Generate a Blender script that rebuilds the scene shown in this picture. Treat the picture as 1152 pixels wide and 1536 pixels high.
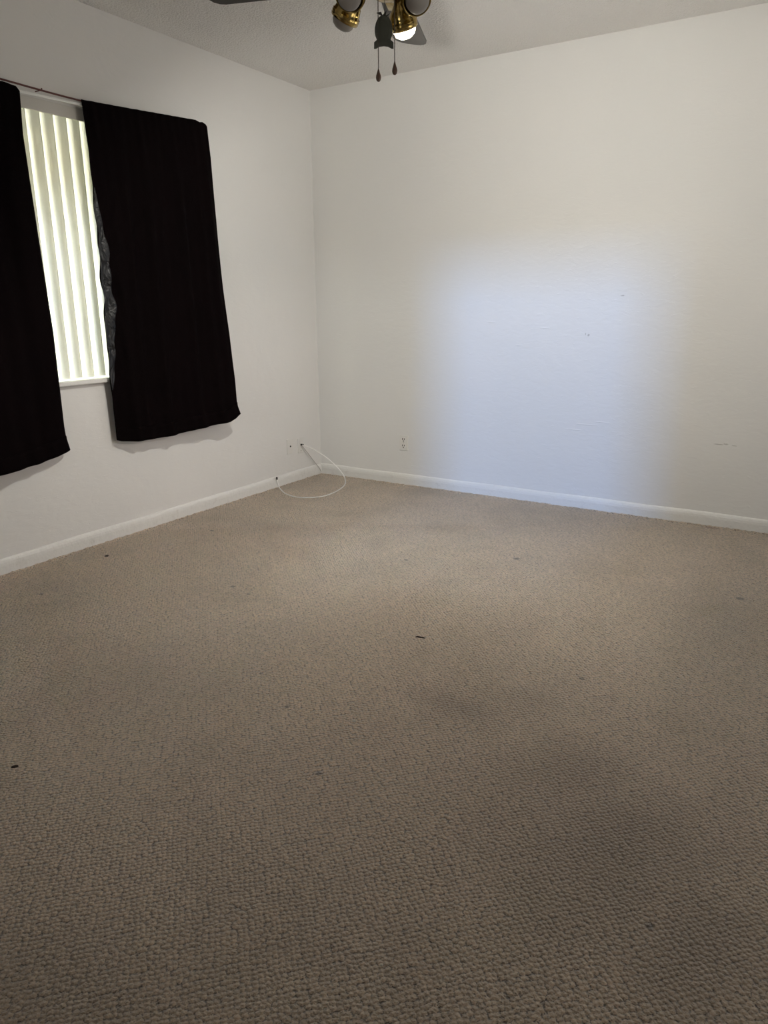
import bpy, bmesh, math, random
import numpy as np
from mathutils import Vector, Matrix
random.seed(4)
PI = math.pi
for o in list(bpy.data.objects): bpy.data.objects.remove(o)
S = bpy.context.scene
COL = S.collection

# ------------------------------------------------------------ camera
cam_d = bpy.data.cameras.new('camera'); cam = bpy.data.objects.new('camera', cam_d); COL.objects.link(cam)
r = Vector((0.85077, 0.52550, -0.00665)); u = Vector((-0.13617, 0.23265, 0.96298)); f = Vector((-0.50760, 0.81837, -0.26948))
M = Matrix((r, u, -f)).transposed().to_4x4(); M.translation = Vector((3.0859, -4.1312, 1.1484))
cam.matrix_world = M
cam_d.sensor_fit = 'HORIZONTAL'; cam_d.sensor_width = 36; cam_d.lens = 36*1107.3/1152
cam_d.clip_start = .02
S.camera = cam

# ------------------------------------------------------------ light
S.view_settings.view_transform = 'Standard'; S.view_settings.look = 'None'
S.view_settings.gamma = 1; S.view_settings.use_curve_mapping = False
S.view_settings.exposure = 0.0
RX, RY, RZ, WT = 3.95, -5.6, 2.44, 0.16       # room extents, wall thickness
WY0, WY1, WZ0, WZ1 = -2.80, -0.99, 0.80, 2.00  # curtained window in wall_left
BX0, BX1, BZ0, BZ1 = 1.28, 2.22, 1.05, 2.25
CY0, CY1, CZ0, CZ1 = -2.2, -0.5, 0.55, 2.15     # unseen window in wall_right, added to brighten the room     # window behind the camera

w = bpy.data.worlds.new('world'); S.world = w; w.use_nodes = True
nt = w.node_tree; bg = nt.nodes['Background']
tc = nt.nodes.new('ShaderNodeTexCoord'); sp = nt.nodes.new('ShaderNodeSeparateXYZ')
cr = nt.nodes.new('ShaderNodeValToRGB'); mr = nt.nodes.new('ShaderNodeMapRange')
mr.inputs['From Min'].default_value = -1; mr.inputs['From Max'].default_value = 1
nt.links.new(tc.outputs['Generated'], sp.inputs[0]); nt.links.new(sp.outputs['Z'], mr.inputs['Value'])
nt.links.new(mr.outputs['Result'], cr.inputs['Fac']); nt.links.new(cr.outputs['Color'], bg.inputs['Color'])
cr.color_ramp.elements[0].position = 0.0; cr.color_ramp.elements[0].color = (.86, .83, .76, 1)
cr.color_ramp.elements[1].position = 1.0; cr.color_ramp.elements[1].color = (.55, .68, .90, 1)
e = cr.color_ramp.elements.new(.47); e.color = (.90, .89, .83, 1)
e = cr.color_ramp.elements.new(.53); e.color = (.62, .68, .74, 1)
bg.inputs['Strength'].default_value = .5

def area(name, loc, target, sx, sy, power, color, portal=False, spread=PI):
    d = bpy.data.lights.new(name, 'AREA'); d.shape = 'RECTANGLE'; d.size = sx; d.size_y = sy
    d.energy = power; d.color = color; d.spread = spread
    o = bpy.data.objects.new(name, d); COL.objects.link(o); o.location = loc
    o.rotation_euler = (Vector(target)-Vector(loc)).to_track_quat('-Z', 'Y').to_euler()
    if portal: d.cycles.is_portal = True
    return o
# daylight from sky and ground at rear window; side window pair is added fill
PW = dict(bulb=70, gap=1450, gw=520, gs=310, rsky=.5, rgnd=24, ssky=.5, sgnd=31, yard=900, ysky=620)
CL = dict(bulb=(1, .975, .89), gap=(.18, .42, .98), gw=(.92, .98, 1), gs=(1, .84, .76), rsky=(1, 1, 1), rgnd=(1, .93, .82), ssky=(1, 1, 1), sgnd=(1, .92, .84), yard=(1, .97, .78), ysky=(.86, .93, 1.0))
bcx, bcz, ccy, ccz = (BX0+BX1)/2, (BZ0+BZ1)/2, (CY0+CY1)/2, (CZ0+CZ1)/2
area('rear_window_sky_light', (bcx, RY-.75, bcz+.25), (bcx, RY, bcz-.10), 1.5, 1.0, PW['rsky'], CL['rsky'])
area('rear_window_ground_light', (bcx, RY-.75, bcz-.45), (bcx, RY, bcz), 1.5, .8, PW['rgnd'], CL['rgnd'])
area('side_high_fill_light', (RX+.8, ccy, ccz+.35), (RX, ccy, ccz-.10), 2.0, 1.2, PW['ssky'], CL['ssky'])
area('side_low_fill_light', (RX+.8, ccy, ccz-.65), (RX, ccy, ccz), 2.0, 1.0, PW['sgnd'], CL['sgnd'])
# area lamp for open sky through the rear window; both band lights are added fill
area('sky_gap_light', (2.15, -17.6, 3.95), (1.9, 0, .8), .85, .8, PW['gap'], CL['gap'])
area('rear_band_fill_light', (3.9, -17.7, 4.0), (1.6, 0, .8), 4.4, .8, PW['gw'], CL['gw'])
area('side_band_fill_light', (RX+9, -1.4, 4.3), (0, -1.4, 0.5), 5, 1.0, PW['gs'], CL['gs'])
# open yard outside the curtained window
area('yard_light', (-1.5, .1, 1.4), (0, -1.9, 1.5), 1.2, 1.6, PW['yard'], CL['yard'])
area('yard_sky_light', (-2.7, -.6, 3.3), (0, -1.9, 1.2), 1.6, .7, PW['ysky'], CL['ysky'])

# ------------------------------------------------------------ materials
def mat(name, color=(.8, .8, .8), rough=.6, metal=0, spec=.5, **kw):
    m = bpy.data.materials.new(name); m.use_nodes = True
    b = m.node_tree.nodes['Principled BSDF']
    b.inputs['Base Color'].default_value = (*color, 1); b.inputs['Roughness'].default_value = rough
    b.inputs['Metallic'].default_value = metal; b.inputs['Specular IOR Level'].default_value = spec
    for k, v in kw.items(): b.inputs[k.replace('_', ' ')].default_value = v
    return m
def N(m, t, **kw):
    n = m.node_tree.nodes.new(t)
    for k, v in kw.items():
        if k[0] == 'i' and k[1:].isdigit(): n.inputs[int(k[1:])].default_value = v
        elif k in n.inputs: n.inputs[k].default_value = v
        else: setattr(n, k, v)
    return n
def L(m, a, b): m.node_tree.links.new(a, b)
def BS(m): return m.node_tree.nodes['Principled BSDF']
def objco(m): return N(m, 'ShaderNodeNewGeometry').outputs['Position']
def mth(m, op, a, b=None, clamp=False):
    n = N(m, 'ShaderNodeMath', operation=op, use_clamp=clamp)
    for i, v in enumerate((a, b)):
        if v is None: continue
        if isinstance(v, (int, float)): n.inputs[i].default_value = v
        else: L(m, v, n.inputs[i])
    return n.outputs[0]
def noise(m, co, scale, detail=3, rough=.5, dist=0):
    n = N(m, 'ShaderNodeTexNoise'); n.inputs['Scale'].default_value = scale; n.inputs['Detail'].default_value = detail
    n.inputs['Roughness'].default_value = rough; n.inputs['Distortion'].default_value = dist
    L(m, co, n.inputs['Vector']); return n.outputs['Fac']
def mixc(m, fac, a, b):
    n = N(m, 'ShaderNodeMix', data_type='RGBA')
    if isinstance(fac, (int, float)): n.inputs[0].default_value = fac
    else: L(m, fac, n.inputs[0])
    for i, v in ((6, a), (7, b)):
        if isinstance(v, tuple): n.inputs[i].default_value = (*v, 1)
        else: L(m, v, n.inputs[i])
    return n.outputs[2]
def ramp(m, x, a, b):
    n = N(m, 'ShaderNodeMapRange'); n.inputs['From Min'].default_value = a; n.inputs['From Max'].default_value = b
    L(m, x, n.inputs['Value']); return n.outputs['Result']
def spot(m, co, c, rad, stretch=(1, 1, 1), wob=0, rot=0):
    """0..1 soft blob around a point, with its own wobbly outline"""
    mp = N(m, 'ShaderNodeMapping', vector_type='TEXTURE'); mp.inputs['Location'].default_value = c
    mp.inputs['Rotation'].default_value = (0, 0, rot)
    mp.inputs['Scale'].default_value = tuple(rad*s for s in stretch)
    L(m, co, mp.inputs['Vector'])
    ln = N(m, 'ShaderNodeVectorMath', operation='LENGTH'); L(m, mp.outputs[0], ln.inputs[0])
    d = ln.outputs['Value']
    if wob: d = mth(m, 'ADD', d, mth(m, 'MULTIPLY', mth(m, 'SUBTRACT', noise(m, co, 1.4/rad, 3), .5), wob))
    return mth(m, 'SUBTRACT', 1.0, d, True)
def maxm(m, xs):
    o = xs[0]
    for x in xs[1:]: o = mth(m, 'MAXIMUM', o, x)
    return o

def wall_mat():
    m = mat('painted plaster', (.68, .665, .64), .55, spec=.35); co = objco(m)
    big = noise(m, co, 1.1, 3, .55, .3)
    c = mixc(m, ramp(m, big, .3, .7), (.76, .748, .735), (.73, .722, .71))
    # scuffs and dings that sit on the wall
    sc = [spot(m, co, (2.575, 0, .442), .035, (1, 1, .12), 1.2), spot(m, co, (2.605, 0, .446), .014, (1, 1, .35), 1.5),
          spot(m, co, (2.645, 0, .441), .018, (1, 1, .15), 1.0), spot(m, co, (1.853, 0, .983), .016, (.5, 1, .6), 1.8),
          spot(m, co, (1.835, 0, .99), .010, (.4, 1, .8), 1.4), spot(m, co, (2.02, 0, 1.19), .014, (1, 1, .3), 1.4)]
    msk = mth(m, 'MULTIPLY', ramp(m, maxm(m, sc), .15, .5), .42, True)
    c = mixc(m, msk, c, (.16, .14, .12)); L(m, c, BS(m).inputs['Base Color'])
    # trowelled plaster: broad waviness, swirls, small nibs and ridges
    st = N(m, 'ShaderNodeMapping'); st.inputs['Scale'].default_value = (1, 1, 2.4); L(m, co, st.inputs['Vector'])
    h1 = noise(m, co, 2.6, 3, .5, .4); h2 = noise(m, st.outputs[0], 13, 4, .55, 1.2)
    h3 = ramp(m, noise(m, st.outputs[0], 30, 3, .5, .5), .62, .8)
    ridge = [spot(m, co, (1.80, 0, .458), .06, (1, 1, .05), .25, 0), spot(m, co, (1.88, 0, .492), .07, (1, 1, .05), .3),
             spot(m, co, (1.96, 0, .512), .05, (1, 1, .06), .3), spot(m, co, (1.45, 0, .92), .03, (1, 1, .15), .8),
             spot(m, co, (1.27, 0, 1.05), .03, (1, 1, .2), .8), spot(m, co, (1.60, 0, 1.02), .03, (1, 1, .2), .8)]
    h = mth(m, 'ADD', mth(m, 'MULTIPLY', h1, .012), mth(m, 'MULTIPLY', h2, .0022))
    h = mth(m, 'ADD', h, mth(m, 'MULTIPLY', h3, .0010))
    h = mth(m, 'ADD', h, mth(m, 'MULTIPLY', maxm(m, ridge), .0035))
    bp = N(m, 'ShaderNodeBump'); bp.inputs['Strength'].default_value = 1; bp.inputs['Distance'].default_value = .55
    L(m, h, bp.inputs['Height']); L(m, bp.outputs[0], BS(m).inputs['Normal']); return m
def ceil_mat():
    m = mat('stippled ceiling', (.68, .66, .63), .8, spec=.2); co = objco(m)
    v = N(m, 'ShaderNodeTexVoronoi'); v.inputs['Scale'].default_value = 105; L(m, co, v.inputs['Vector'])
    h = mth(m, 'ADD', mth(m, 'MULTIPLY', noise(m, co, 90, 3, .6), .8), mth(m, 'MULTIPLY', v.outputs['Distance'], -.5))
    msk = mth(m, 'MULTIPLY', ramp(m, maxm(m, [spot(m, co, (1.55, -.72, RZ), .035, (1, .3, 1), 1.6)]), .2, .6), .3)
    L(m, mixc(m, msk, (.78, .765, .75), (.25, .22, .2)), BS(m).inputs['Base Color'])
    bp = N(m, 'ShaderNodeBump'); bp.inputs['Strength'].default_value = 1; bp.inputs['Distance'].default_value = .006
    L(m, h, bp.inputs['Height']); L(m, bp.outputs[0], BS(m).inputs['Normal']); return m
def carpet_mat():
    m = mat('looped carpet', (.36, .30, .24), .95, spec=.15); co = objco(m)
    mp = N(m, 'ShaderNodeMapping'); mp.inputs['Rotation'].default_value = (0, 0, R45); mp.inputs['Scale'].default_value = (94, 94, 0)
    # slight waviness of the rows
    wv = N(m, 'ShaderNodeTexNoise'); wv.inputs['Scale'].default_value = 9; wv.inputs['Detail'].default_value = 2; L(m, co, wv.inputs['Vector'])
    va = N(m, 'ShaderNodeVectorMath', operation='MULTIPLY_ADD'); L(m, wv.outputs['Color'], va.inputs[0])
    va.inputs[1].default_value = (.012, .012, 0); L(m, co, va.inputs[2])
    w2 = N(m, 'ShaderNodeTexNoise'); w2.inputs['Scale'].default_value = 150; w2.inputs['Detail'].default_value = 2; L(m, co, w2.inputs['Vector'])
    vb_ = N(m, 'ShaderNodeVectorMath', operation='MULTIPLY_ADD'); L(m, w2.outputs['Color'], vb_.inputs[0])
    vb_.inputs[1].default_value = (.0045, .0045, 0); L(m, va.outputs[0], vb_.inputs[2]); L(m, vb_.outputs[0], mp.inputs['Vector'])
    v = N(m, 'ShaderNodeTexVoronoi', voronoi_dimensions='2D'); v.inputs['Scale'].default_value = 1; v.inputs['Randomness'].default_value = .55
    L(m, mp.outputs[0], v.inputs['Vector']); d = v.outputs['Distance']
    vs = N(m, 'ShaderNodeTexVoronoi', voronoi_dimensions='2D', feature='SMOOTH_F1'); vs.inputs['Scale'].default_value = 1; vs.inputs['Randomness'].default_value = .55; vs.inputs['Smoothness'].default_value = .45
    L(m, mp.outputs[0], vs.inputs['Vector'])
    dome = mth(m, 'SUBTRACT', 1, mth(m, 'MULTIPLY', vs.outputs['Distance'], 1.9))
    fib = noise(m, co, 650, 3, .7); fib2 = noise(m, co, 210, 3, .6)
    h = mth(m, 'ADD', mth(m, 'ADD', dome, mth(m, 'MULTIPLY', fib, .5)), mth(m, 'MULTIPLY', fib2, 1.1))
    bp = N(m, 'ShaderNodeBump'); bp.inputs['Strength'].default_value = 1.0; bp.inputs['Distance'].default_value = .0105
    L(m, h, bp.inputs['Height']); L(m, bp.outputs[0], BS(m).inputs['Normal'])
    # yarn colours: each loop slightly different, darker colour between the loops
    sepc = N(m, 'ShaderNodeSeparateColor'); L(m, v.outputs['Color'], sepc.inputs[0])
    c = mixc(m, sepc.outputs[0], CARP_A, CARP_B)
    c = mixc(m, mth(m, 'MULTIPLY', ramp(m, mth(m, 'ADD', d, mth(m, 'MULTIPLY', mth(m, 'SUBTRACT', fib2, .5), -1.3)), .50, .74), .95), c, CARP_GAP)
    c = mixc(m, mth(m, 'MULTIPLY', ramp(m, noise(m, co, 300, 3, .7), .48, .64), .65), c, CARP_FLECK)
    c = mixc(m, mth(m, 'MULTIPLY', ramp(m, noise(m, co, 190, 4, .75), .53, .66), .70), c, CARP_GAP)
    # traffic wear and stains
    big = ramp(m, noise(m, co, 1.7, 5, .6, .5), .50, .72)
    st = maxm(m, [spot(m, co, (2.80, -2.72, 0), .34, (1, 1.1, 1), .9), spot(m, co, (2.99, -2.88, 0), .26, (.8, 1, 1), .9),
                  spot(m, co, (2.62, -2.50, 0), .22, (1, 1, 1), .9), spot(m, co, (2.25, -2.35, 0), .16, (1.4, .8, 1), .9),
                  mth(m, 'MULTIPLY', spot(m, co, (2.9, -1.3, 0), .6, (.7, 1.2, 1), .8), .6),
                  mth(m, 'MULTIPLY', spot(m, co, (.55, -1.25, 0), .35, (1.8, .7, 1), .9), .5),
                  mth(m, 'MULTIPLY', spot(m, co, (1.3, -2.7, 0), .5, (1, 1, 1), .9), .5),
                  mth(m, 'MULTIPLY', big, .55)])
    c = mixc(m, mth(m, 'MULTIPLY', st, .46, True), c, (.12, .088, .058))
    yel = ramp(m, noise(m, co, 3.1, 3, .5), .55, .75)
    c = mixc(m, mth(m, 'MULTIPLY', yel, .25), c, (.33, .27, .15))
    ds = [spot(m, co, (px, py, 0), rr, (1, 1, 1), 1.2) for px, py, rr in
          ((2.91, -2.892, .012), (1.803, -2.62, .010), (2.079, -2.833, .012), (.356, -2.444, .014), (.326, -1.42, .016),
           (1.887, -1.02, .02), (2.8437, -1.02, .022), (.986, -1.97, .014), (1.1, -2.0, .01), (1.6, -2.5, .009), (2.5, -2.0, .012), (1.45, -1.3, .014))]
    c = mixc(m, mth(m, 'MULTIPLY', ramp(m, maxm(m, ds), .1, .5), .75, True), c, (.035, .025, .018))
    rust = spot(m, co, (2.60, -.035, 0), .07, (1, .2, 1), .9)
    c = mixc(m, mth(m, 'MULTIPLY', ramp(m, rust, .1, .5), .6, True), c, (.30, .13, .06))
    L(m, c, BS(m).inputs['Base Color']); BS(m).inputs['Sheen Weight'].default_value = .75
    BS(m).inputs['Sheen Roughness'].default_value = .35; BS(m).inputs['Sheen Tint'].default_value = (1, .97, .95, 1)
    return m
R45 = math.radians(45)
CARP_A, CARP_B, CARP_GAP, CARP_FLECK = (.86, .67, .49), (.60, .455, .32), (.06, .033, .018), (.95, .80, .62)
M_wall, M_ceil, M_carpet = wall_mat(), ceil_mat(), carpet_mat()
def trim_mat():
    m = mat('gloss trim paint', (.74, .73, .71), .38, spec=.5); co = objco(m)
    msk = mth(m, 'MULTIPLY', ramp(m, noise(m, co, 14, 5, .7), .58, .78), .35)
    L(m, mixc(m, msk, (.76, .75, .73), (.42, .38, .33)), BS(m).inputs['Base Color'])
    bp = N(m, 'ShaderNodeBump'); bp.inputs['Distance'].default_value = .003; L(m, noise(m, co, 40, 3), bp.inputs['Height']); L(m, bp.outputs[0], BS(m).inputs['Normal'])
    return m
M_trim = trim_mat()
M_plate = mat('outlet plastic', (.74, .725, .70), .35)
M_slot = mat('slot dark', (.02, .018, .015), .6)
M_whitep = mat('white enamel', (.78, .78, .76), .3)
M_val = mat('painted valance', (.66, .64, .60), .6)
M_whiterod = mat('white gloss rod', (.95, .95, .93), .25)
M_frame = mat('window frame white', (.7, .7, .7), .4)
M_rod = mat('dark red rod', (.10, .022, .016), .45)
M_cable = mat('white cable sheath', (.92, .91, .89), .4)
M_wire = mat('grey wire', (.40, .38, .34), .5)
M_added_roof = mat('cream added roof', (.75, .66, .42), .8)  # cream for the two added roofs outside
def brass_mat():
    m = mat('polished brass', (.55, .36, .12), .18, 1.0); co = objco(m)
    L(m, mixc(m, ramp(m, noise(m, co, 60, 3), .4, .7), (.42, .31, .11), (.24, .17, .065)), BS(m).inputs['Base Color']); return m
M_brass = brass_mat()
M_darkbrass = mat('tarnished brass', (.10, .075, .05), .35, 1.0)
M_blade = mat('fan blade laminate', (.040, .036, .032), .5)
M_bulb_off = mat('frosted bulb unlit', (.24, .225, .215), .5, spec=.3)
M_pull = mat('dark wood pull', (.09, .05, .035), .22)
M_fish = mat('grey green glazed tag', (.055, .058, .046), .45)
M_chain = mat('antique chain', (.07, .06, .05), .4, .5)
M_bulb_on = bpy.data.materials.new('lit bulb'); M_bulb_on.use_nodes = True
b = BS(M_bulb_on); b.inputs['Emission Color'].default_value = (1, .86, .62, 1); b.inputs['Emission Strength'].default_value = 30
def glass_mat():
    m = bpy.data.materials.new('window glass'); m.use_nodes = True; t = m.node_tree; t.nodes.clear()
    o = t.nodes.new('ShaderNodeOutputMaterial'); mx = t.nodes.new('ShaderNodeMixShader'); tr = t.nodes.new('ShaderNodeBsdfTransparent')
    gl = t.nodes.new('ShaderNodeBsdfGlossy'); gl.inputs['Roughness'].default_value = .02; mx.inputs[0].default_value = .06
    tr.inputs[0].default_value = (.97, .98, .97, 1)
    t.links.new(tr.outputs[0], mx.inputs[1]); t.links.new(gl.outputs[0], mx.inputs[2]); t.links.new(mx.outputs[0], o.inputs[0]); return m
M_glass = glass_mat()
def slat_mat():
    m = bpy.data.materials.new('vinyl blind slat'); m.use_nodes = True; t = m.node_tree; t.nodes.clear()
    o = t.nodes.new('ShaderNodeOutputMaterial'); mx = t.nodes.new('ShaderNodeMixShader')
    df = t.nodes.new('ShaderNodeBsdfDiffuse'); df.inputs[0].default_value = (.78, .76, .70, 1)
    tl = t.nodes.new('ShaderNodeBsdfTranslucent'); tl.inputs[0].default_value = (.74, .75, .73, 1); mx.inputs[0].default_value = .5
    t.links.new(df.outputs[0], mx.inputs[1]); t.links.new(tl.outputs[0], mx.inputs[2]); t.links.new(mx.outputs[0], o.inputs[0]); return m
M_slat = slat_mat()
def curtain_mat():
    m = mat('black curtain cloth', (.006, .0035, .0035), .85, spec=.05); co = objco(m)
    L(m, mixc(m, noise(m, co, 5, 3), (.0016, .0006, .0008), (.0036, .0014, .0018)), BS(m).inputs['Base Color'])
    bp = N(m, 'ShaderNodeBump'); bp.inputs['Distance'].default_value = .004; L(m, noise(m, co, 25, 3), bp.inputs['Height']); L(m, bp.outputs[0], BS(m).inputs['Normal'])
    return m
M_curt = curtain_mat()
M_lining = mat('black satin lining', (.010, .010, .012), .42, spec=.5)
_m = M_lining; _bp = N(_m, 'ShaderNodeBump'); _bp.inputs['Distance'].default_value = .03
L(_m, noise(_m, objco(_m), 16, 3, .5, 1.0), _bp.inputs['Height']); L(_m, _bp.outputs[0], BS(_m).inputs['Normal'])

# ------------------------------------------------------------ helpers
def obj(name, bm, m, parent=None, smooth=False, **props):
    me = bpy.data.meshes.new(name); bm.normal_update(); bm.to_mesh(me); bm.free()
    if m: me.materials.append(m)
    if smooth:
        for p in me.polygons: p.use_smooth = True
    o = bpy.data.objects.new(name, me); COL.objects.link(o)
    if parent: o.parent = parent
    for k, v in props.items(): o[k] = v
    return o
def thing(name, label, cat, loc=(0, 0, 0), group=None):
    o = bpy.data.objects.new(name, None); COL.objects.link(o); o.location = loc; o.empty_display_size = .05
    o['label'] = label; o['category'] = cat
    if group: o['group'] = group
    return o
def box(bm, x0, x1, y0, y1, z0, z1, bev=0):
    vs = [bm.verts.new((x, y, z)) for x in (x0, x1) for y in (y0, y1) for z in (z0, z1)]
    fs = [bm.faces.new([vs[i] for i in q]) for q in ((0, 1, 3, 2), (4, 6, 7, 5), (0, 4, 5, 1), (2, 3, 7, 6), (0, 2, 6, 4), (1, 5, 7, 3))]
    if bev: bmesh.ops.bevel(bm, geom=list({e for q in fs for e in q.edges}), offset=bev, segments=3, profile=.5, affect='EDGES')
    return vs
def boxes(*bs, bev=0):
    bm = bmesh.new()
    for b_ in bs: box(bm, *b_, bev=bev)
    return bm
def lathe(prof, seg=32, mtx=None, caps=True, closed=False):
    """prof: (radius, z) from one end to the other, about local Z"""
    bm = bmesh.new(); rings = []
    for rr, z in prof:
        if rr < 1e-5: rings.append([bm.verts.new((0, 0, z))]); continue
        rings.append([bm.verts.new((rr*math.cos(2*PI*i/seg), rr*math.sin(2*PI*i/seg), z)) for i in range(seg)])
    for a, c in zip(rings, rings[1:]):
        for i in range(seg):
            j = (i+1) % seg
            if len(a) == 1 and len(c) == 1: continue
            if len(a) == 1: bm.faces.new((a[0], c[i], c[j]))
            elif len(c) == 1: bm.faces.new((a[i], a[j], c[0]))
            else: bm.faces.new((a[i], a[j], c[j], c[i]))
    if caps:
        for q in (rings[0], rings[-1]):
            if len(q) > 1: bm.faces.new(q)
    bmesh.ops.recalc_face_normals(bm, faces=bm.faces)
    if mtx: bm.transform(mtx)
    return bm
def tube(pts, rad, seg=10, sub=6):
    """smooth tube through points (Catmull-Rom)"""
    P = [Vector(p) for p in pts]; Q = []
    if sub > 1 and len(P) > 2:
        for i in range(len(P)-1):
            p0, p1, p2, p3 = P[max(i-1, 0)], P[i], P[i+1], P[min(i+2, len(P)-1)]
            for k in range(sub):
                t = k/sub
                Q.append(.5*((2*p1)+(p2-p0)*t+(2*p0-5*p1+4*p2-p3)*t*t+(3*p1-p0-3*p2+p3)*t**3))
        Q.append(P[-1])
    else: Q = P
    bm = bmesh.new(); prev = None; rings = []
    for i, q in enumerate(Q):
        t = (Q[min(i+1, len(Q)-1)]-Q[max(i-1, 0)]).normalized()
        if prev is None: n = t.orthogonal().normalized()
        else: n = (prev-t*prev.dot(t)).normalized()
        prev = n; bb = t.cross(n)
        rings.append([bm.verts.new(q+rad*(math.cos(2*PI*k/seg)*n+math.sin(2*PI*k/seg)*bb)) for k in range(seg)])
    for a, c in zip(rings, rings[1:]):
        for k in range(seg): bm.faces.new((a[k], a[(k+1) % seg], c[(k+1) % seg], c[k]))
    bm.faces.new(rings[0][::-1]); bm.faces.new(rings[-1]); return bm
def struct(name, bm, m, parent=None, smooth=False):
    o = obj(name, bm, m, parent, smooth)
    if not parent: o['kind'] = 'structure'
    return o
def axis_mtx(loc, d, up=(0, 0, 1)):
    q = Vector(d).normalized().to_track_quat('Z', 'Y'); return Matrix.Translation(loc) @ q.to_matrix().to_4x4()

# ------------------------------------------------------------ room shell
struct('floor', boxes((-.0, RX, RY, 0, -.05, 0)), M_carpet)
struct('ceiling', boxes((-WT, RX+WT, RY-WT, WT, RZ, RZ+.1)), M_ceil)
struct('wall_left', boxes((-WT, 0, RY-WT, WT, -.05, WZ0), (-WT, 0, RY-WT, WT, WZ1, RZ), (-WT, 0, RY-WT, WY0, WZ0, WZ1), (-WT, 0, WY1, WT, WZ0, WZ1)), M_wall)
struct('wall_back', boxes((0, RX, 0, WT, -.05, RZ)), M_wall)
struct('wall_right', boxes((RX, RX+WT, RY-WT, WT, -.05, CZ0), (RX, RX+WT, RY-WT, WT, CZ1, RZ), (RX, RX+WT, RY-WT, CY0, CZ0, CZ1), (RX, RX+WT, CY1, WT, CZ0, CZ1)), M_wall)
struct('wall_rear', boxes((0, RX, RY-WT, RY, -.05, BZ0), (0, RX, RY-WT, RY, BZ1, RZ), (0, BX0, RY-WT, RY, BZ0, BZ1), (BX1, RX, RY-WT, RY, BZ0, BZ1)), M_wall)
def baseboard(name, a, c, inward):
    """moulded board with a rounded top edge, slightly uneven along its length"""
    a, c, inw = Vector(a), Vector(c), Vector(inward); n = 60; bm = bmesh.new(); rings = []
    prof = [(0, 0), (.013, 0), (.014, .045), (.0125, .058), (.009, .068), (.004, .074), (0, .075)]
    rnd = random.Random(len(name))
    for i in range(n+1):
        p = a.lerp(c, i/n); wz = .0012*math.sin(i*.7)+rnd.uniform(-.0008, .0008); wx = rnd.uniform(-.0006, .0006)
        rings.append([bm.verts.new(p+inw*(dx+(wx if dx else 0))+Vector((0, 0, dz+(wz if dz > .02 else 0)))) for dx, dz in prof])
    for p, q in zip(rings, rings[1:]):
        for k in range(len(prof)-1): bm.faces.new((p[k], p[k+1], q[k+1], q[k]))
    bm.faces.new(rings[0]); bm.faces.new(rings[-1]); bmesh.ops.recalc_face_normals(bm, faces=bm.faces)
    return struct(name, bm, M_trim)
baseboard('baseboard_left', (0, RY, 0), (0, 0, 0), (1, 0, 0))
baseboard('baseboard_back', (0.0, 0, 0), (RX, 0, 0), (0, -1, 0))
baseboard('baseboard_right', (RX, 0, 0), (RX, RY, 0), (-1, 0, 0))
baseboard('baseboard_rear', (RX, RY, 0), (0, RY, 0), (0, 1, 0))

# ragged carpet edge where it is tucked under the boards
def tuck(name, a, c, inw):
    a, c, inw = Vector(a), Vector(c), Vector(inw); n = 420; bm = bmesh.new(); rnd = random.Random(7); prev = None
    for i in range(n+1):
        p = a.lerp(c, i/n); wd = .016+rnd.uniform(0, .007); h = .004+rnd.uniform(0, .005)
        ring = [bm.verts.new(p+inw*.0125), bm.verts.new(p+inw*.014+Vector((0, 0, h))), bm.verts.new(p+inw*wd+Vector((0, 0, h*.7))), bm.verts.new(p+inw*(wd+.01)+Vector((0, 0, .0003)))]
        if prev:
            for k in range(3): bm.faces.new((prev[k], prev[k+1], ring[k+1], ring[k]))
        prev = ring
    bmesh.ops.recalc_face_normals(bm, faces=bm.faces)
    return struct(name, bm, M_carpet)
tuck('trim_1', (0.012, RY, 0), (0.012, -.015, 0), (1, 0, 0)).location.x = -.012
tuck('trim_2', (.015, 0, 0), (RX, 0, 0), (0, -1, 0))

# ------------------------------------------------------------ windows
def window(name, axis, a0, a1, z0, z1, depth_in):
    """frame, meeting rail and panes, set at depth_in along the wall normal"""
    def B(p0, p1, d0, d1, q0, q1):
        return (d0, d1, p0, p1, q0, q1) if axis == 'x' else (p0, p1, d0, d1, q0, q1)
    t, d = .04, depth_in
    root = struct(name, boxes(B(a0, a1, d-.02, d+.02, z0, z0+t), B(a0, a1, d-.02, d+.02, z1-t, z1), B(a0, a0+t, d-.02, d+.02, z0+t, z1-t), B(a1-t, a1, d-.02, d+.02, z0+t, z1-t)), M_frame)
    obj('window_pane', boxes(B(a0+t, a1-t, d-.002, d+.002, z0+t, z1-t)), M_glass, root)
    return root
w1 = window('window_1', 'x', WY0, WY1, WZ0, WZ1, -.125)
window('window_2', 'y', BX0, BX1, BZ0, BZ1, RY-.125)
window('added_window', 'x', CY0, CY1, CZ0, CZ1, RX+.125)  # unseen window added to let side fill light in
# sill board of the curtained window
bm = boxes((-.105, .028, WY0-.03, WY1+.03, WZ0-.004, WZ0+.018), bev=.006)
o = struct('trim_3', bm, M_trim, smooth=False)
bm = boxes((BX0-.03, BX1+.03, RY-.105, RY+.028, BZ0-.004, BZ0+.018), bev=.006); struct('trim_4', bm, M_trim)

# ------------------------------------------------------------ outside
o = struct('added_overhang', boxes((-.95, -WT, -7.6, .3, 2.12, 2.20)), M_added_roof)          # unseen overhang, added to block sky and warm the blind's top
o = struct('added_rear_roof', boxes((-.2, RX+.3, RY-2.4, RY-WT, 2.62, 2.70)), M_added_roof)     # unseen roof, added to keep high sky light off the near floor

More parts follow.
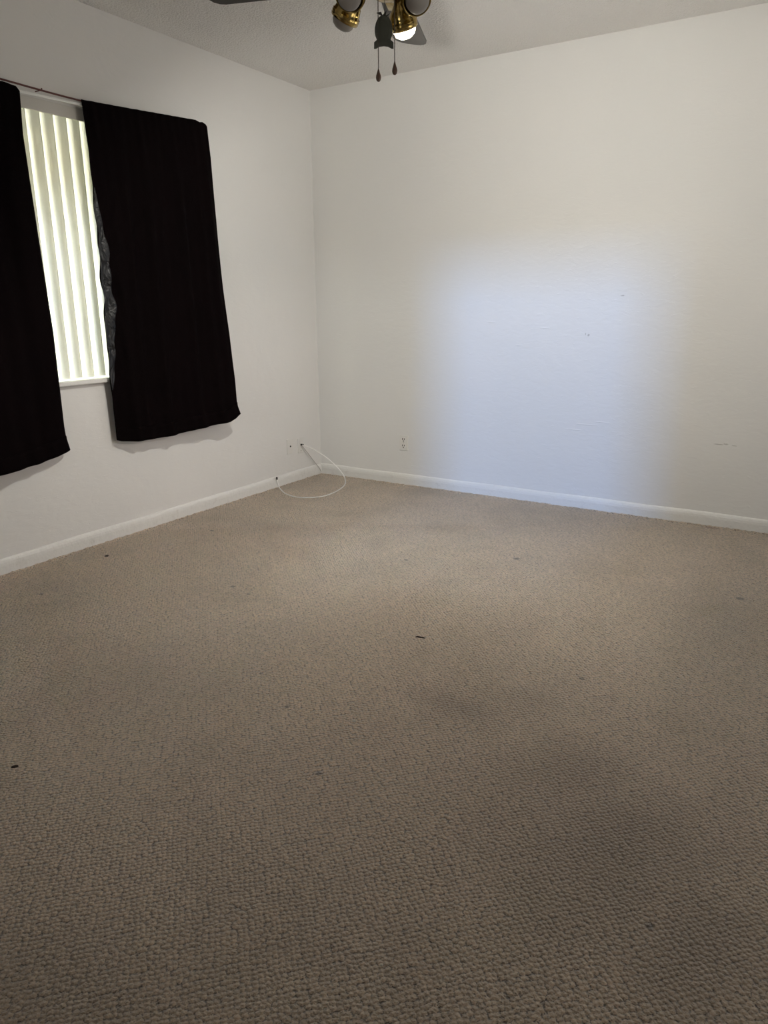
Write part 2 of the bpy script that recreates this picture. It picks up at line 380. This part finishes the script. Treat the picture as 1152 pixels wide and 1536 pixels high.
# ------------------------------------------------------------ vertical blind
vb = thing('vertical_blind', 'white vertical slat blind closed and glowing with daylight between the two black curtains', 'blind', (-.035, (WY0+WY1)/2, WZ0))
def local(bm, root): bm.transform(Matrix.Translation(-Vector(root.location))); return bm
obj('headrail', local(boxes((-.060, -.016, WY0+.01, WY1-.01, WZ1-.022, WZ1-.002)), vb), M_whitep, vb)
obj('valance', local(boxes((.0005, .009, WY0-.02, WY1+.02, 1.955, 2.003), bev=.001), vb), M_val, vb)
pitch = .0665; y = WY0+.05; k = 0
slat0 = None
while y < WY1-.03:
    if slat0 is None:
        bm = bmesh.new(); n = 10; W2 = .0435; z0, z1 = WZ0+.024, WZ1-.024
        cols = []
        for s in range(n+1):
            t = s/n*2-1; xx = .012*(1-t*t); cols.append((xx, t*W2))
        a = [[bm.verts.new((cx+off, cy, z-WZ0)) for z in (z0, (z0+z1)/2, z1)] for off in (0, -.0012) for cx, cy in cols]
        for half in (0, 1):
            for s in range(n):
                for q in range(2):
                    i = half*(n+1)+s; bm.faces.new((a[i][q], a[i+1][q], a[i+1][q+1], a[i][q+1]))
        for s in (0, n):
            for q in range(2): bm.faces.new((a[s][q], a[s][q+1], a[s+n+1][q+1], a[s+n+1][q]))
        bmesh.ops.recalc_face_normals(bm, faces=bm.faces)
        slat0 = obj('slat', bm, M_slat, vb, smooth=True); sl = slat0
    else:
        sl = slat0.copy(); COL.objects.link(sl); sl.parent = vb
    sl.location = (-.005+random.uniform(-.001, .001), y-(WY0+WY1)/2, 0)
    sl.rotation_euler = (0, 0, math.radians(-19+random.uniform(-2.5, 2.5)))
    y += pitch; k += 1

# ------------------------------------------------------------ curtain rods
rod = thing('curtain_rod', 'thin dark red rod running above the tops of both black curtains', 'curtain rod', (.045, -2.0, 2.03))
bm = tube([(.045, -3.05, 2.037), (.045, -2.3, 2.034), (.045, -1.74, 2.028), (.045, -1.3, 2.050), (.045, -1.02, 2.064)], .0038, 10, 6)
obj('rod', local(bm, rod), M_rod, rod, True)
for yy, zz in ((-3.0, 2.036), (-1.935, 2.030), (-1.04, 2.063)):
    bm = boxes((0, .045, yy-.0015, yy+.0015, zz-.0015, zz+.0015)); bmesh.ops.create_uvsphere(bm, u_segments=10, v_segments=6, radius=.0032, matrix=Matrix.Translation((.045, yy, zz+.0045)))
    obj('hook', local(bm, rod), M_rod, rod)
rod2 = thing('curtain_rod', 'slim white flat rod just under the dark red rod, crossing above the blind', 'curtain rod', (.04, -1.9, 2.01))
bm = boxes((.036, .044, -2.20, -1.70, -.0055, .0055), bev=.0028)
for v in bm.verts: v.co.z += 2.0100 + (v.co.y+1.88)*.030
obj('rod', local(bm, rod2), M_whiterod, rod2)
for yy in (-2.17, -1.73):
    bm = boxes((0, .037, yy-.006, yy+.006, 2.0085+(yy+1.88)*.03-.004, 2.0085+(yy+1.88)*.03+.004)); obj('bracket', local(bm, rod2), M_whitep, rod2)

# ------------------------------------------------------------ curtains
def interp(tab, z):
    for (z0, y0), (z1, y1) in zip(tab, tab[1:]):
        if (z-z0)*(z-z1) <= 0: return y0+(y1-y0)*(z-z0)/((z1-z0) or 1)
    return tab[0][1] if abs(z-tab[0][0]) < abs(z-tab[-1][0]) else tab[-1][1]
def curtain(label, left, right, top, bottom, flare, seed, crumple):
    """left/right: (z, y) edges; top/bottom: (s, z); flare: (s, x) at the hem"""
    rnd = random.Random(seed); ph = [rnd.uniform(0, 6.28) for _ in range(6)]
    c = thing('curtain', label, 'curtain', (.055, (left[0][1]+right[0][1])/2, top[0][1]), 'black curtains at the window')
    NS, NZ = 130, 110; X = np.zeros((NZ+1, NS+1, 3))
    for j in range(NZ+1):
        t = j/NZ
        for i in range(NS+1):
            s = i/NS; zt = interp(top, s)+.007; zb = interp(bottom, s); z = zt+(zb-zt)*t
            zc = min(max(z, .40), 2.1)
            y0, y1 = interp(left, z), interp(right, z); y = y0+(y1-y0)*s
            fl = interp(flare, s)
            x = .056+(fl-.056)*t**2.2
            g = math.exp(-((t)/.16)**2)       # tight gathers at the rod pocket
            x += .0018*g*math.sin(s*95+ph[0])+.0012*g*math.sin(s*57+ph[1])
            soft = min(1, t*3)*(1-.35*t)
            x += soft*(.0085*math.sin(s*27+ph[2]+.8*t)+.0055*math.sin(s*44+ph[3]-1.1*t)+.004*math.sin(s*71+ph[4]))
            if crumple and s < .2:
                kk = (1-s/.2)*math.exp(-((t-.5)/.28)**2)
                x += kk*(.006*math.sin(t*60+s*60)+.005*math.sin(t*37-s*90))
                y += kk*.0012*math.sin(t*46)
            X[j, i] = (max(x, .034), y, z)
    def mesh(X, thick):
        bm = bmesh.new(); h, w_ = X.shape[:2]
        A = [[bm.verts.new(X[j, i]) for i in range(w_)] for j in range(h)]
        for j in range(h-1):
            for i in range(w_-1): bm.faces.new((A[j][i], A[j+1][i], A[j+1][i+1], A[j][i+1]))
        bm.normal_update(); bmesh.ops.solidify(bm, geom=bm.faces[:], thickness=thick)
        bmesh.ops.recalc_face_normals(bm, faces=bm.faces); return bm
    obj('cloth', local(mesh(X, .0025), c), M_curt, c, True)
    if crumple:
        NL = 14; j0, j1 = 26, 92; Y = np.zeros((j1-j0+1, NL+1, 3))
        for j in range(j0, j1+1):
            t = (j-j0)/(j1-j0); wd = 10*(.12+.88*math.sin(PI*min(1, t*1.0))**.8)*(1+.10*math.sin(j*.31)+.07*math.sin(j*.73))
            for i in range(NL+1):
                q = i/NL*wd; i0 = int(q); fr = q-i0
                P = X[j, i0]*(1-fr)+X[j, min(i0+1, NS)]*fr
                off = .0045+.005*(1-i/NL)*(1+math.sin(j*.5+i*.4))*.8
                if i == NL: off = .0005
                Y[j-j0, i] = (P[0]+off, P[1]-(.003 if i == 0 else 0), P[2])
        o = obj('lining', local(mesh(Y, .0015), c), M_lining, c, True); o['label'] = 'glossy dark grey lining turned out along the edge'
    # hem band
    Hh = X[NZ-5:, :, :].copy(); Hh[:, :, 0] += .0035; Hh[-1, :, 2] -= .001
    o = obj('hem', local(mesh(Hh, .003), c), M_curt, c, True)
    return c
curtain('right black curtain, wider in view, with a grey crumpled lining edge beside the blind',
        [(2.05, -1.752), (1.83, -1.738), (1.42, -1.738), (.84, -1.746), (.48, -1.738)],
        [(2.08, -.982), (2.03, -.978), (1.90, -.964), (1.60, -.952), (1.25, -.951), (1.0, -.943), (.74, -.948), (.60, -.962), (.53, -.940)],
        [(0, 2.024), (.05, 2.026), (.35, 2.040), (.7, 2.058), (.86, 2.066), (.90, 2.069), (.93, 2.062), (.96, 2.067), (.985, 2.060), (1, 2.050)],
        [(0, .512), (.03, .503), (.12, .493), (.36, .489), (.64, .502), (.80, .510), (.90, .514), (1, .552)],
        [(0, .042), (.12, .070), (.5, .085), (.8, .112), (1, .145)], 3, True)
curtain('left black curtain, cut off by the left edge of the photo beside the glowing blind',
        [(2.05, -3.00), (.4, -3.02)],
        [(2.02, -2.046), (1.84, -2.056), (1.51, -2.045), (1.04, -2.026), (.62, -2.026), (.56, -2.022), (.50, -2.008), (.40, -2.0)],
        [(0, 2.030), (.6, 2.016), (.85, 2.013), (.95, 2.014), (.985, 2.010), (1, 1.994)],
        [(0, .46), (.3, .445), (.62, .464), (.82, .478), (.93, .495), (1, .509)],
        [(0, .06), (.3, .095), (.62, .092), (.85, .072), (1, .046)], 8, False)

# ------------------------------------------------------------ outlets and cable
def wall_plate(name, label, cat, loc, rotz, kind, wd=.064, ht=.100):
    """built facing -Y, then turned"""
    t = thing(name, label, cat, loc); t.rotation_euler = (0, 0, rotz)
    bm = boxes((-wd/2, wd/2, -.006, 0, -ht/2, ht/2), bev=.0025); obj('cover_plate', bm, M_plate, t)
    if kind == 'duplex':
        for zz in (.021, -.021):
            bm = lathe([(0, 0), (.0148, 0), (.016, .0012), (.016, .006)], 28, Matrix.Translation((0, -.0085, zz)) @ Matrix.Rotation(-PI/2, 4, 'X'))
            rc = obj('receptacle', bm, M_plate, t)
            bm = boxes((-.0095, -.0045, -.0094, -.0080, zz-.0015, zz+.0095), (.0045, .0095, -.0094, -.0080, zz-.0005, zz+.0090), (-.0035, .0035, -.0094, -.0080, zz-.0120, zz-.0050))
            obj('slots', bm, M_slot, rc)
        bm = lathe([(0, 0), (.003, 0), (.0035, .002)], 12, Matrix.Translation((0, -.0075, 0)) @ Matrix.Rotation(-PI/2, 4, 'X')); obj('screw', bm, M_wire, t)
    elif kind == 'jack':
        bm = lathe([(0, 0), (.0058, 0), (.0062, .004)], 16, Matrix.Translation((0, -.0085, 0)) @ Matrix.Rotation(-PI/2, 4, 'X')); obj('jack', bm, M_slot, t)
    else:
        bm = lathe([(0, 0), (.006, 0), (.0065, .003), (.0065, .020), (.005, .022), (0, .022)], 16, Matrix.Translation((0, -.027, .006)) @ Matrix.Rotation(-PI/2, 4, 'X')); obj('connector', bm, M_slot, t)
        bm = lathe([(0, 0), (.004, 0), (.004, .002)], 12, Matrix.Translation((0, -.0075, -.034)) @ Matrix.Rotation(-PI/2, 4, 'X')); obj('screw', bm, M_wire, t)
    if kind != 'duplex':
        pass
    return t
wall_plate('power_outlet', 'white double power outlet low on the wall right of the corner', 'outlet', (.682, 0, .282), 0, 'duplex')
wall_plate('wall_plate', 'pale wall plate with a small dark centre jack, left of the plate with the cable', 'wall plate', (0, -.340, .250), PI/2, 'jack')
wall_plate('wall_plate', 'pale wall plate nearest the corner with the white cable plugged in', 'wall plate', (0, -.228, .238), PI/2, 'coax', .058)
cb = thing('cable', 'thin white cable looping from the wall plate onto the carpet by the corner', 'cable', (.3, -.4, 0))
pts = [(.024, -.236, .244), (.05, -.225, .236), (.09, -.2015, .2152), (.17, -.165, .161), (.25, -.160, .105), (.315, -.178, .060), (.345, -.195, .022), (.378, -.272, .0055),
       (.417, -.437, .0055), (.4046, -.562, .0055), (.307, -.638, .0055), (.182, -.614, .0055), (.07, -.537, .0075), (.030, -.512, .030), (.022, -.511, .062)]
obj('cord', local(tube(pts, .0030, 8, 8), cb), M_cable, cb, True)
bm = lathe([(0, 0), (.005, 0), (.0055, .004), (.0055, .016), (0, .018)], 12, Matrix.Translation((.0215, -.511, .060))); obj('plug', local(bm, cb), M_slot, cb, True)
wr = obj('wire', tube([(.022, -.236, .240), (.020, -.19, .195), (.018, -.11, .115), (.017, -.05, .055), (.017, -.022, .018)], .0017, 8, 6), M_wire, None, True)
wr['label'] = 'thin grey wire running straight from the wall plate down into the room corner'; wr['category'] = 'wire'

# ------------------------------------------------------------ ceiling fan
HX, HY = 1.70, -1.86
fan = thing('ceiling_fan', 'brass ceiling fan with spot light kit and pull chains at the top of the room', 'ceiling fan', (HX, HY, RZ))
def fobj(name, bm, m, parent=None, smooth=True, **kw):
    bm.transform(Matrix.Translation((-HX, -HY, -RZ))); return obj(name, bm, m, parent or fan, smooth, **kw)
T_ = lambda x, y, z: Matrix.Translation((x, y, z))
fobj('canopy', lathe([(0, 2.4399), (.07, 2.4399), (.072, 2.42), (.05, 2.385), (.02, 2.375), (0, 2.375)], 40, T_(HX, HY, 0)), M_brass)
fobj('downrod', lathe([(.012, 2.38), (.012, 2.30)], 20, T_(HX, HY, 0)), M_brass)
fobj('motor_housing', lathe([(0, 2.31), (.05, 2.31), (.095, 2.28), (.118, 2.23), (.118, 2.17), (.10, 2.14), (.06, 2.122), (0, 2.122)], 48, T_(HX, HY, 0)), M_brass)
fobj('switch_housing', lathe([(0, 2.166), (.045, 2.166), (.048, 2.15), (.052, 2.11), (.050, 2.085), (.03, 2.072), (0, 2.070)], 40, T_(HX, HY, 0)), M_brass)
for ang in BLADE_ANG if 'BLADE_ANG' in globals() else (22.3, 112.3, 202.3, 292.3):
    a = math.radians(ang); R_ = Matrix.Rotation(a, 4, 'Z'); pit = Matrix.Rotation(math.radians(10), 4, 'X')
    bm = bmesh.new(); out = []
    L0, L1, h0, h1 = .20, .60, .050, .066
    out += [(L0, -h0), (L1-.05, -h1)] + [(L1-.05+.05*math.sin(q), -h1+.05*(1-math.cos(q))) for q in (.4, .8, 1.2, PI/2)]
    out += [(x, -y_) for x, y_ in reversed(out)]
    lo = [bm.verts.new((x, y_, -.003)) for x, y_ in out]; hi = [bm.verts.new((x, y_, .003)) for x, y_ in out]
    bm.faces.new(lo[::-1]); bm.faces.new(hi)
    for i in range(len(out)): bm.faces.new((lo[i], lo[(i+1) % len(out)], hi[(i+1) % len(out)], hi[i]))
    bm.transform(T_(HX, HY, 2.128) @ R_ @ pit); bl = fobj('fan_blade', bm, M_blade, None, False)
    bm = boxes((.09, .19, -.012, .012, -.010, -.004), (.18, .26, -.035, .035, -.010, -.004), bev=.002); bm.transform(T_(HX, HY, 2.128+.004) @ R_ @ pit); fobj('blade_bracket', bm, M_brass, bl)
# four spot heads; ri/fo are directions as seen from the room entrance
RI, FO = Vector((.851, .525, 0)), Vector((-.527, .850, 0)); H0 = Vector((HX, HY, 0)); UP = Vector((0, 0, 1))
def head(pos, d, lit, size=1.0):
    """pos = centre of the cup's mouth, d = the way it points"""
    d = Vector(d).normalized(); Mx = axis_mtx(pos, d)
    prof = [(.0, -.082), (.014, -.082), (.017, -.070), (.026, -.058), (.037, -.046), (.041, -.030), (.0425, -.022), (.0455, -.020), (.0455, -.001), (.044, 0), (.0415, -.001),
            (.0405, -.020), (.036, -.040), (.020, -.058), (0, -.060)]
    sh = fobj('lamp_shade', lathe([(a*size, b_*size) for a, b_ in prof], 40, Mx, False), M_brass)
    bands = bmesh.new()
    for zz in (-.0190, -.0125, -.006):
        b2 = lathe([(.0452*size, (zz-.0014)*size), (.0468*size, zz*size), (.0452*size, (zz+.0014)*size)], 40, Mx, False); me = bpy.data.meshes.new('tmp'); b2.to_mesh(me); b2.free(); bands.from_mesh(me); bpy.data.meshes.remove(me)
    fobj('rim_band', bands, M_brass, sh)
    bulb = [(0, -.055), (.014, -.052), (.016, -.035), (.030, -.015), (.036, -.002), (.0355, .010), (.030, .020), (.018, .0275), (0, .030)]
    bb = fobj('bulb', lathe([(a*size, b_*size) for a, b_ in bulb], 36, Mx, False), M_bulb_on if lit else M_bulb_off, sh)
    bb['label'] = 'lit bright warm white bulb' if lit else 'unlit frosted bulb'
    back = Vector(pos)-d*.08*size; hub = H0+UP*2.095; mid = back.lerp(hub, .45)+UP*.012
    fobj('lamp_arm', tube([back, mid, hub], .0065, 10, 8), M_darkbrass)
HEADS = [(-.136, .03, 2.026, (-.48, .45, -.80), False), (.056, .05, 2.008, (.24, .50, -.84), True),
         (-.113, -.085, 2.050, (-.22, -.75, -.62), False), (.092, -.085, 2.040, (.25, -.78, -.60), False)]
for ri, fo, z, (dr, df_, dz), lit in HEADS:
    head(H0+RI*ri+FO*fo+UP*z, RI*dr+FO*df_+UP*dz, lit)
    if lit:
        q = H0+RI*ri+FO*fo+UP*z+(RI*dr+FO*df_+UP*dz).normalized()*.036
        ld = bpy.data.lights.new('fan_bulb_light', 'SPOT'); ld.spot_size = math.radians(178); ld.spot_blend = .36; ld.energy = PW['bulb']; ld.color = CL['bulb']; ld.shadow_soft_size = .018
        lo_ = bpy.data.objects.new('fan_bulb_light', ld); COL.objects.link(lo_); lo_.location = q; lo_.rotation_euler = (RI*dr+FO*df_+UP*dz).to_track_quat('-Z', 'Y').to_euler()
def chain(ri, fo, ztop, zbot, nm):
    base = H0+RI*ri+FO*fo; bm = bmesh.new(); z = ztop
    while z > zbot+.034:
        bmesh.ops.create_icosphere(bm, subdivisions=1, radius=.0021, matrix=T_(base.x, base.y, z)); z -= .0040
    me = bmesh.new(); bm2 = tube([(base.x, base.y, ztop), (base.x, base.y, zbot+.03)], .0006, 6, 1)
    tmp = bpy.data.meshes.new('t'); bm2.to_mesh(tmp); bm2.free(); bm.from_mesh(tmp); bpy.data.meshes.remove(tmp); me.free()
    ch = fobj('pull_chain', bm, M_chain)
    p = lathe([(0, 0), (.0035, .001), (.007, .005), (.0085, .011), (.0078, .018), (.005, .026), (.0025, .034), (.0018, .038), (0, .038)], 24, T_(base.x, base.y, zbot), False)
    fobj('pull_knob', p, M_pull, ch)
chain(-.027, -.050, 2.10, 1.828, 'a'); chain(.024, -.045, 2.08, 1.848, 'b')
# fish-shaped tag hanging tail down in front of the lit spot
ft = thing('pull_ornament', 'dark grey-green fish-shaped ornament hanging tail down beside the lit fan bulb', 'ornament', tuple(H0+RI*(-.008)+FO*(-.035)+UP*1.972))
prof = [(0, .055), (.008, .053), (.016, .044), (.0215, .030), (.0245, .014), (.0250, 0), (.0235, -.014), (.0195, -.026), (.0170, -.033), (.0270, -.036), (.0275, -.058), (.0215, -.0575), (.012, -.051), (0, -.049)]
prof = [(x*1.12, z*.82) for x, z in prof]
loop = prof+[(-x, z) for x, z in reversed(prof[1:-1])]
bm = bmesh.new(); mid_f = []; thick = .005
fr = [bm.verts.new(RI*(x-.002)+UP*z-FO*.0015) for x, z in loop]; bk = [bm.verts.new(RI*(x-.002)+UP*z+FO*.0015) for x, z in loop]
inner = [bm.verts.new(RI*(x*.62-.002)+UP*(z*.72)-FO*thick) for x, z in loop]; innerb = [bm.verts.new(RI*(x*.62-.002)+UP*(z*.72)+FO*thick) for x, z in loop]
n = len(loop)
for i in range(n):
    j = (i+1) % n
    bm.faces.new((fr[i], fr[j], bk[j], bk[i])); bm.faces.new((fr[i], inner[i], inner[j], fr[j])); bm.faces.new((bk[i], bk[j], innerb[j], innerb[i]))
bm.faces.new(inner); bm.faces.new(innerb[::-1]); bmesh.ops.recalc_face_normals(bm, faces=bm.faces)
obj('fish_body', bm, M_fish, ft, False)
bm = bmesh.new()
for (x0, z0), (x1, z1), (x2, z2) in (((-.004, .042), (-.024, .051), (-.010, .054)), ((-.006, .044), (.008, .058), (.004, .042)), ((.002, .042), (.018, .050), (.008, .040))):
    A_ = [bm.verts.new(RI*x+UP*z+FO*s) for s in (-.002, .002) for x, z in ((x0, z0), (x1, z1), (x2, z2))]
    bm.faces.new(A_[:3]); bm.faces.new(A_[3:][::-1])
    for i in range(3): bm.faces.new((A_[i], A_[3+i], A_[3+(i+1) % 3], A_[(i+1) % 3]))
bmesh.ops.recalc_face_normals(bm, faces=bm.faces); obj('fish_crest', bm, M_slot, ft, False)
obj('hanging_wire', tube([(0, 0, .042), RI*.002+UP*.08+FO*.01, RI*(-.004)+UP*.122+FO*.02], .001, 6, 4), M_chain, ft, True)

# ------------------------------------------------------------ bits on the carpet
M_crumb = mat('paper crumb', (.72, .68, .60), .8); M_twig = mat('dry leaf bit', (.035, .022, .014), .8)
def bit(name, label, cat, loc, size, ang, m, seed, flat=.35, group=None):
    rnd = random.Random(seed); bm = bmesh.new(); bmesh.ops.create_icosphere(bm, subdivisions=2, radius=1)
    for v in bm.verts:
        k_ = 1+rnd.uniform(-.28, .28); v.co = Vector((v.co.x*size[0]*k_, v.co.y*size[1]*k_, max(v.co.z, -.8)*size[1]*flat*k_))
    o = obj(name, bm, m, None, False); o.location = (loc[0], loc[1], size[1]*flat*.8+.001); o.rotation_euler = (0, 0, ang)
    o['label'] = label; o['category'] = cat
bit('dry_twig', 'curled dark dry leaf sliver lying mid carpet, the longest dark bit', 'debris', (1.914, -2.004), (.019, .0022), math.radians(8), M_twig, 1, 1.2)
bit('dry_leaf_bit', 'small dark leaf fragment on the carpet near the left edge of the photo', 'debris', (1.390, -3.222), (.009, .004), 1.0, M_twig, 2, .8)
bit('paper_crumb', 'left one of the two pale paper slivers on the carpet below the window', 'debris', (.2286, -1.7546), (.013, .004), .9, M_crumb, 3)
bit('paper_crumb', 'right one of the two pale paper slivers on the carpet below the window', 'debris', (.3243, -1.6982), (.012, .004), .5, M_crumb, 4)
bit('paper_crumb', 'tan crumb alone on the middle of the carpet', 'debris', (2.0214, -2.586), (.0055, .004), .2, M_crumb, 5, .7)
bit('paper_crumb', 'tiny white crumb on the carpet near the bottom edge of the photo', 'debris', (2.5169, -3.2337), (.0028, .0025), .2, M_crumb, 6, .8)
bit('dry_leaf_bit', 'small dark speck on the carpet close to the left baseboard below the curtains', 'debris', (.1941, -1.9884), (.011, .006), .8, M_twig, 7, .6)
